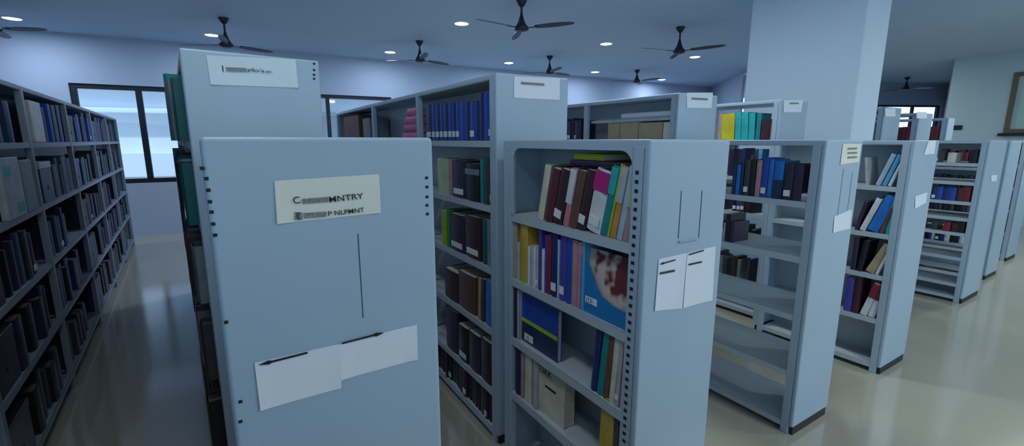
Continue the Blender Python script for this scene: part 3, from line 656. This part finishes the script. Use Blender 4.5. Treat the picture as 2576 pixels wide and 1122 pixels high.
# ------------------------------------------------------------------ signs and papers on end panels
def sheet(k, quad, m, name, label, cat, group=None, off=0.0012, th=0.0006):
    """quad: four photo pixels (tl, tr, br, bl) of a sheet lying on the near end panel"""
    pts = []
    for px, py in quad:
        v, z = hit_plane(px, py, k.P, k.vd); pts.append((v, z))
    o0 = Vector((k.P.x, k.P.y, 0))
    c = (sum(p[0] for p in pts) / 4, sum(p[1] for p in pts) / 4)
    bm = bmesh.new()
    n = 6; g = []
    for i in range(n + 1):
        rowv = []
        for j in range(n + 1):
            s, t_ = j / n, i / n
            a = [pts[0][q] * (1 - s) + pts[1][q] * s for q in (0, 1)]; b_ = [pts[3][q] * (1 - s) + pts[2][q] * s for q in (0, 1)]
            p = [a[q] * (1 - t_) + b_[q] * t_ for q in (0, 1)]
            curl = 0.0015 * (abs(2 * s - 1) ** 4) * (0.5 + t_)
            rowv.append((p[0] - c[0], -off - curl, p[1] - c[1]))
        g.append(rowv)
    f_ = [[bm.verts.new(p) for p in r_] for r_ in g]; b2 = [[bm.verts.new((p[0], p[1] + th, p[2])) for p in r_] for r_ in g]
    for i in range(n):
        for j in range(n):
            bm.faces.new((f_[i][j], f_[i + 1][j], f_[i + 1][j + 1], f_[i][j + 1])); bm.faces.new((b2[i][j], b2[i][j + 1], b2[i + 1][j + 1], b2[i + 1][j]))
    for j in range(n):
        bm.faces.new((f_[0][j], f_[0][j + 1], b2[0][j + 1], b2[0][j])); bm.faces.new((f_[n][j], b2[n][j], b2[n][j + 1], f_[n][j + 1]))
        bm.faces.new((f_[j][0], b2[j][0], b2[j + 1][0], f_[j + 1][0])); bm.faces.new((f_[j][n], f_[j + 1][n], b2[j + 1][n], b2[j][n]))
    o = obj(name, bm, m, smooth=False)
    o.matrix_world = rack_M(k) @ Matrix.Translation((c[0], 0, c[1])); tag(o, label, cat, group)
    o['_c'] = c
    return o, c, pts
def on_sheet(k, px, py, c):
    v, z = hit_plane(px, py, k.P, k.vd); return v - c[0], z - c[1]
def mark(k, o, c, p0, p1, thick, name='ink_stroke', m=INK, taper=None, y=-0.0042):
    a, b_ = on_sheet(k, *p0, c), on_sheet(k, *p1, c)
    A, B = Vector(a), Vector(b_); d = (B - A).normalized(); nn = Vector((-d.y, d.x)) * thick / 2
    if taper == 'left': pts = [A, A + d * thick * 3 + nn * 1.5, A + d * thick * 4 + nn * .7, B + nn * .7, B - nn * .7 , A + d * thick * 4 - nn * .7, A + d * thick * 3 - nn * 1.5]
    elif taper == 'right': pts = [A - nn * .6, A + nn * .6, B - d * thick * 4 + nn * .7, B - d * thick * 3 + nn * 1.5, B, B - d * thick * 3 - nn * 1.5, B - d * thick * 4 - nn * .7]
    else: pts = [A + nn, B + nn, B - nn, A - nn]
    bm = bmesh.new(); prism(bm, [tuple(p) for p in pts], y, y + 0.0006, 'y'); return obj(name, bm, m, o)
def letters(k, o, c, s, p, hpx, m=INK, wpx=None, rot=0):
    a = on_sheet(k, *p, c); a2 = on_sheet(k, p[0], p[1] - hpx, c); size = (a2[1] - a[1]) / 0.7
    M = Matrix.Translation((a[0], -0.0042, a[1])) @ ENDM @ Matrix.Rotation(R(rot), 4, 'Z')
    wd_ = None
    if wpx: a3 = on_sheet(k, p[0] + wpx, p[1], c); wd_ = abs(a3[0] - a[0])
    return text('lettering', s, size, m, o, M, 0.0002, width=wd_)
o, c, _ = sheet(r1, [(690, 455), (953, 438), (957, 535), (697, 563)], CREAM, 'printed_label', 'cream printed label with two lines of smudged type on the nearest end panel', 'label')
letters(r1, o, c, 'C', (737, 512), 17, rot=3); mark(r1, o, c, (760, 506), (824, 501), 0.0085, 'smudge', GREYINK); letters(r1, o, c, 'MNTRY', (826, 509), 15, rot=3, wpx=88)
mark(r1, o, c, (741, 543), (760, 543), 0.0135, 'smudge', GREYINK, y=-0.0036); letters(r1, o, c, 'E', (745, 550), 14); mark(r1, o, c, (764, 542), (820, 538), 0.009, 'smudge', GREYINK); letters(r1, o, c, 'P NLPMNT', (824, 543), 12, rot=2, wpx=92)
o, c, _ = sheet(r1, [(640, 912), (857, 864), (858, 975), (655, 1032)], PAPER, 'paper_notice', 'blank white sheet with an arrow pointing left, lower on the nearest end panel', 'notice', 'arrow sheets on the nearest end panel')
mark(r1, o, c, (650, 916), (773, 885), 0.0052, 'arrow', taper='left')
o, c, _ = sheet(r1, [(856, 863), (1048, 816), (1050, 903), (858, 955)], PAPER, 'paper_notice', 'white sheet with an arrow pointing right, beside the left-arrow sheet', 'notice', 'arrow sheets on the nearest end panel')
mark(r1, o, c, (859, 862), (965, 835), 0.0052, 'arrow', taper='right')
o, c, _ = sheet(rA, [(519, 139), (743, 150), (750, 221), (530, 213)], mat('pale_blue_paper', (0.62, 0.72, 0.78), 0.6), 'printed_label', 'white label with a smudged line of type, high on the tall rack end', 'label')
letters(rA, o, c, 'I', (558, 180), 15); mark(rA, o, c, (568, 174), (620, 176), 0.012, 'smudge', GREYINK); letters(rA, o, c, 'pSo\'a.u-', (622, 179), 8, wpx=62)
o, c, _ = sheet(rB, [(1293, 192), (1408, 198), (1407, 252), (1292, 246)], PAPER, 'printed_label', 'white label with one faded line on the blue volumes rack end', 'label')
mark(rB, o, c, (1310, 209), (1368, 213), 0.010, 'faded_type', GREYINK)
o, c, _ = sheet(rC, [(1727, 233), (1793, 233), (1789, 272), (1727, 271)], PAPER, 'printed_label', 'white label with a grey line on the tan cartons rack end', 'label')
mark(rC, o, c, (1739, 248), (1779, 250), 0.013, 'faded_type', GREYINK)
o, c, _ = sheet(rD, [(1971, 252), (2020, 252), (2014, 282), (1970, 282)], PAPER, 'printed_label', 'white label with tiny type on the rack end before the column', 'label')
mark(rD, o, c, (1986, 260), (2008, 260), 0.012, 'faded_type', GREYINK)
o, c, _ = sheet(rE, [(2226, 273), (2252, 273), (2252, 293), (2226, 293)], PAPER, 'printed_label', 'small white label on the first tall rack beyond the column', 'label')
o, c, _ = sheet(rF, [(2305, 282), (2331, 282), (2331, 298), (2305, 298)], PAPER, 'printed_label', 'small white label on the second tall rack beyond the column', 'label')
g = 'sheets on the end of the rack with the rounded opening'
o, c, _ = sheet(r2, [(1656, 652), (1727, 636), (1714, 776), (1645, 782)], PAPER, 'paper_notice', 'white sheet with two written lines, left half on the centre rack end', 'notice', g)
mark(r2, o, c, (1657, 664), (1697, 653), 0.005, 'written_line', taper='left'); mark(r2, o, c, (1658, 687), (1695, 680), 0.006, 'written_line', mat('dotted_ink', (0.03, 0.03, 0.035), 0.6, noise=0.9, scale=300))
o, c, _ = sheet(r2, [(1728, 636), (1799, 619), (1790, 755), (1716, 775)], PAPER, 'paper_notice', 'white sheet with two written lines, right half on the centre rack end', 'notice', g)
mark(r2, o, c, (1731, 640), (1768, 629), 0.004, 'written_line'); mark(r2, o, c, (1730, 665), (1763, 658), 0.005, 'written_line')
o, c, _ = sheet(r3, [(2120, 362), (2166, 362), (2158, 408), (2112, 414)], CREAM, 'printed_label', 'cream label with three grey lines on the see-through rack end', 'label')
for i in range(3): mark(r3, o, c, (2131, 374 + i * 11), (2154, 373 + i * 11), 0.008, 'faded_type', GREYINK)
sheet(r3, [(2098, 545), (2142, 527), (2136, 575), (2094, 586)], PAPER, 'paper_notice', 'blank white sheet low on the see-through rack end', 'notice')
sheet(r4, [(2336, 353), (2354, 353), (2349, 387), (2322, 389)], PAPER, 'printed_label', 'faded white label high on the blue volume rack end', 'label')
sheet(r4, [(2302, 494), (2332, 484), (2328, 510), (2300, 526)], PAPER, 'paper_notice', 'small blank sheet halfway up the blue volume rack end', 'notice')
sheet(r5, [(2493, 441), (2508, 440), (2506, 455), (2492, 457)], PAPER, 'printed_label', 'tiny white label on the closely shelved rack end', 'label')
# card-holder slots (paired vertical seams with a small ledge) on the end panels
def slots(k, lines, ledge=None, hw=0.0012):
    for (p0, p1) in lines:
        (v0, z0), (v1, z1) = hit_plane(*p0, k.P, k.vd), hit_plane(*p1, k.P, k.vd); vm = (v0 + v1) / 2
        box('panel_seam', HOLE, vm - hw, vm + hw, -0.0008, 0.0002, min(z0, z1), max(z0, z1), k.root)
    if ledge:
        (v0, z0), (v1, z1) = hit_plane(*ledge[0], k.P, k.vd), hit_plane(*ledge[1], k.P, k.vd)
        box('card_ledge', STEEL, v0, v1, -0.008, 0.0, (z0 + z1) / 2 - 0.003, (z0 + z1) / 2, k.root)
slots(r1, [((903, 588), (911, 800))], hw=0.0006)
slots(r2, [((1716, 480), (1704, 600)), ((1766, 480), (1757, 600))], ((1706, 603), (1755, 600)))
slots(r3, [((2118, 425), (2109, 550)), ((2143, 432), (2133, 528))])
def end_holes(k, pts, s=0.009):
    bm = bmesh.new()
    for px, py in pts:
        v, z = hit_plane(px, py, k.P, k.vd); bx(bm, v - s / 2, v + s / 2, -0.0008, 0.0002, z - s * .5, z + s * .4)
    obj('slot_holes', bm, HOLE, k.root)
end_holes(r1, [(1073, 447), (1074, 470), (1074, 495), (1074, 516), (1075, 538)], 0.006)
end_holes(r1, [(508, 423), (519, 449), (524, 478), (528, 507), (532, 533), (536, 563), (541, 591), (569, 810), (605, 1010), (605, 1060)], 0.006)
end_holes(rA, [(790, 160), (790, 176), (790, 188), (790, 198)], 0.008)
# ------------------------------------------------------------------ ceiling lights
lampm = mat('lit_lamp_diffuser', (0.86, 0.93, 1.0), emit=14)
ldesc = ['round ceiling light above the left aisle window corner', 'round ceiling light next to the fan over the nearest rack', 'round ceiling light between the two left fans, by the wall', 'largest round ceiling light, nearest at the middle of the ceiling',
         'small ceiling light above the white label of the blue volumes rack', 'round ceiling light midway between the two largest middle fans', 'small ceiling light between the two small distant fans', 'ceiling light just below the fan nearest the column',
         'farthest small ceiling light beyond the smallest two-bladed fan', 'ceiling light out at the top edge, its glow on the ceiling']
lpos = [(30, 46), (533, 88), (981, 131), (1161, 59), (1280, 158), (1525, 110), (1497, 181), (1748, 143), (1665, 200), (610, -22)]
for (px, py), dsc in zip(lpos, ldesc):
    p = at_height(px, py, CZ - 0.01)
    root = empty('ceiling_light', (p.x, p.y, CZ)); tag(root, dsc, 'ceiling light', 'round ceiling lights')
    bm = bmesh.new(); lathe(bm, [(0.105, -0.0002), (0.105, -0.012), (0.088, -0.016), (0.088, -0.0002)], 28); obj('light_ring', bm, PAPER, root)
    bm = bmesh.new(); lathe(bm, [(0.085, -0.001), (0.085, -0.014), (0.06, -0.022), (0.0005, -0.025)], 28); obj('diffuser', bm, lampm, root)
    la = bpy.data.lights.new('lamp', 'AREA'); la.shape = 'DISK'; la.size = 0.17; la.energy = LAMP_W; la.color = (0.62, 0.76, 1.0)
    lo = bpy.data.objects.new('lamp', la); COL.objects.link(lo); lo.parent = root; lo.location = (0, 0, -0.03)
def fill_lamp(x, y, watts, dsc, col=(0.86, 0.97, 0.94)):  # fitting for the added fill lamps, shaped like a ceiling light
    root = empty('ceiling_light', (x, y, CZ)); tag(root, dsc, 'ceiling light', 'added unseen fill lights')  # an added unseen fill lamp, though it shares the ceiling lights' object name
    bm = bmesh.new(); lathe(bm, [(0.19, -0.0002), (0.19, -0.02), (0.165, -0.026), (0.165, -0.0002)], 32); obj('light_ring', bm, PAPER, root)
    bm = bmesh.new(); lathe(bm, [(0.16, -0.001), (0.16, -0.024), (0.0005, -0.034)], 32); obj('diffuser', bm, lampm, root)
    la = bpy.data.lights.new('lamp', 'AREA'); la.shape = 'DISK'; la.size = 0.32; la.energy = watts; la.color = col
    lo = bpy.data.objects.new('lamp', la); COL.objects.link(lo); lo.parent = root; lo.location = (0, 0, -0.04)
for (x_, y_, w_, d_) in FILL_LAMPS: fill_lamp(x_, y_, w_, 'added unseen fill light ' + d_)
# ------------------------------------------------------------------ ceiling fans
def fan(px_c, py_c, py_m, angs, dsc, r=0.6, sc=1.0):
    p = at_height(px_c, py_c, CZ)
    dist = p.y; x, y = p.x, p.y
    lo_, hi_ = CZ - 1.2, CZ
    for _ in range(30):
        m_ = (lo_ + hi_) / 2
        if proj((x, y, m_))[1] > py_m: lo_ = m_
        else: hi_ = m_
    dz = CZ - (lo_ + hi_) / 2
    root = empty('ceiling_fan', (x, y, CZ)); tag(root, dsc, 'ceiling fan', 'dark three-bladed ceiling fans')
    bm = bmesh.new(); lathe(bm, [(0.055, 0), (0.06, -0.01), (0.035, -0.055), (0.016, -0.075)], 20); obj('canopy', bm, FANM, root, smooth=True)
    bm = bmesh.new(); lathe(bm, [(0.012, -0.06), (0.012, -dz + 0.05)], 12); obj('rod', bm, FANM, root)
    bm = bmesh.new(); lathe(bm, [(0.013, -dz + 0.15), (0.022, -dz + 0.11), (0.038, -dz + 0.06), (0.062, -dz + 0.02), (0.082, -dz), (0.08, -dz - 0.022), (0.045, -dz - 0.036), (0.01, -dz - 0.04)], 24); obj('motor_housing', bm, FANM, root, smooth=True)
    for a in angs:
        bm = bmesh.new(); N = 10; up, dn = [], []
        for i in range(N + 1):
            s = i / N; rr = 0.16 + (r - 0.16) * s; w = 0.032 + 0.016 * math.sin(math.pi * min(1, s * 1.1)); w *= (1 if s < 0.9 else (1 - (s - 0.9) * 6))
            tilt = -0.20
            up.append((bm.verts.new((rr, w, w * tilt)), bm.verts.new((rr, -w, -w * tilt)))); dn.append((bm.verts.new((rr, w, w * tilt - 0.004)), bm.verts.new((rr, -w, -w * tilt - 0.004))))
        for i in range(N):
            bm.faces.new((up[i][0], up[i][1], up[i + 1][1], up[i + 1][0])); bm.faces.new((dn[i][0], dn[i + 1][0], dn[i + 1][1], dn[i][1]))
            for q in (0, 1): bm.faces.new((up[i][q], up[i + 1][q], dn[i + 1][q], dn[i][q]))
        bm.faces.new((up[0][0], dn[0][0], dn[0][1], up[0][1])); bm.faces.new((up[N][0], up[N][1], dn[N][1], dn[N][0]))
        bl = obj('blade', bm, FANM, root); bl.location = (0, 0, -dz); bl.rotation_euler = (0, 0, R(a))
        bm = bmesh.new(); bx(bm, 0.07, 0.19, -0.018, 0.018, -0.008, -0.003); obj('blade_bracket', bm, FANM, bl)
fan(562, 45, 112, (-63, 57, 177), 'ceiling fan hanging just above the nearest tall rack label')
fan(1055, 103, 150, (-70, 50, 170), 'ceiling fan over the gap between the two label-bearing tall racks')
fan(1312, 0, 70, (-22, 98, 218), 'largest ceiling fan, hanging at the middle top of the hall')
fan(1383, 141, 181, (-75, 45, 165), 'small distant ceiling fan above the blue volumes rack label')
fan(1712, 68, 128, (-40, 80, 200), 'ceiling fan nearest the column, a light just below it')
fan(1603, 176, 204, (-53, 67, 187), 'tiny ceiling fan beside the farthest ceiling light')
fan(2283, 194, 222, (-10, 95, 200), 'distant ceiling fan beyond the column, above the split window')
fan(-32, 10, 72, (2, 125, 245), 'ceiling fan at the frame edge with only one blade in view')
# dark switch plate on the near right wall
v, z = hit_plane(2407, 321, R0, rd)
v0, z0 = hit_plane(2392, 327, R0, rd); v1, z1 = hit_plane(2422, 315, R0, rd)
sw = box('switch_plate', mat('dark_blue_plate', (0.01, 0.02, 0.05), 0.4), v0, v1, -0.012, -0.001, z0, z1, bevel=0.003)
sw.location = (R0.x, R0.y, 0); sw.rotation_euler = (0, 0, a4); tag(sw, 'small dark blue plate on the wall beyond the red volumes', 'wall plate')
for o in bpy.data.objects:
    if '_c' in o: del o['_c']

# ------------------------------------------------------------------ the books that show smallest (past 290) become one mass
bpy.context.view_layer.update()
from mathutils.bvhtree import BVHTree
hits = {}; V_, F_, own = [], [], []
for o in bpy.data.objects:
    if o.type != 'MESH' or o.name.startswith('pane'): continue
    top = o
    while top.parent: top = top.parent
    b0 = len(V_); mw = o.matrix_world
    V_ += [mw @ v.co for v in o.data.vertices]
    for p in o.data.polygons: F_.append([b0 + q for q in p.vertices]); own.append(top.name)
tree = BVHTree.FromPolygons(V_, F_)
org = Vector((0, 0, EYE)); NX, NY = 920, 400
for iy in range(NY):
    for ix in range(NX):
        loc, nor, idx, dist = tree.ray_cast(org, ray((ix + .5) * 2576 / NX, (iy + .5) * 1122 / NY).normalized())
        if idx is not None: hits[own[idx]] = hits.get(own[idx], 0) + 1
bk = [o for o in bpy.data.objects if o.parent is None and o.name.split('.')[0] == 'book']
bk.sort(key=lambda o: -hits.get(o.name, 0))
keep, rest = bk[:285], bk[285:]
rest = [o for o in rest]
if rest:
    bm = bmesh.new(); ms = []; 
    for o in rest:
        for q in [o] + list(o.children):
            mw = q.matrix_world.copy(); me = q.data.copy(); me.transform(mw)
            m = q.data.materials[0]
            if m not in ms: ms.append(m)
            mi = ms.index(m)
            for p in me.polygons: p.material_index = mi
            bm.from_mesh(me); bpy.data.meshes.remove(me)
    for o in rest:
        for q in list(o.children): bpy.data.objects.remove(q)
        bpy.data.objects.remove(o)
    me = bpy.data.meshes.new('distant_books'); bm.to_mesh(me); bm.free()
    for m in ms: me.materials.append(m)
    mo = bpy.data.objects.new('distant_books', me); COL.objects.link(mo)
    tag(mo, 'small distant and half hidden books crowding the rear shelves', 'books', kind='stuff')
print('BOOKS', len(keep), 'smallest kept', hits.get(keep[-1].name, 0) if keep else 0, 'rest', len(rest))
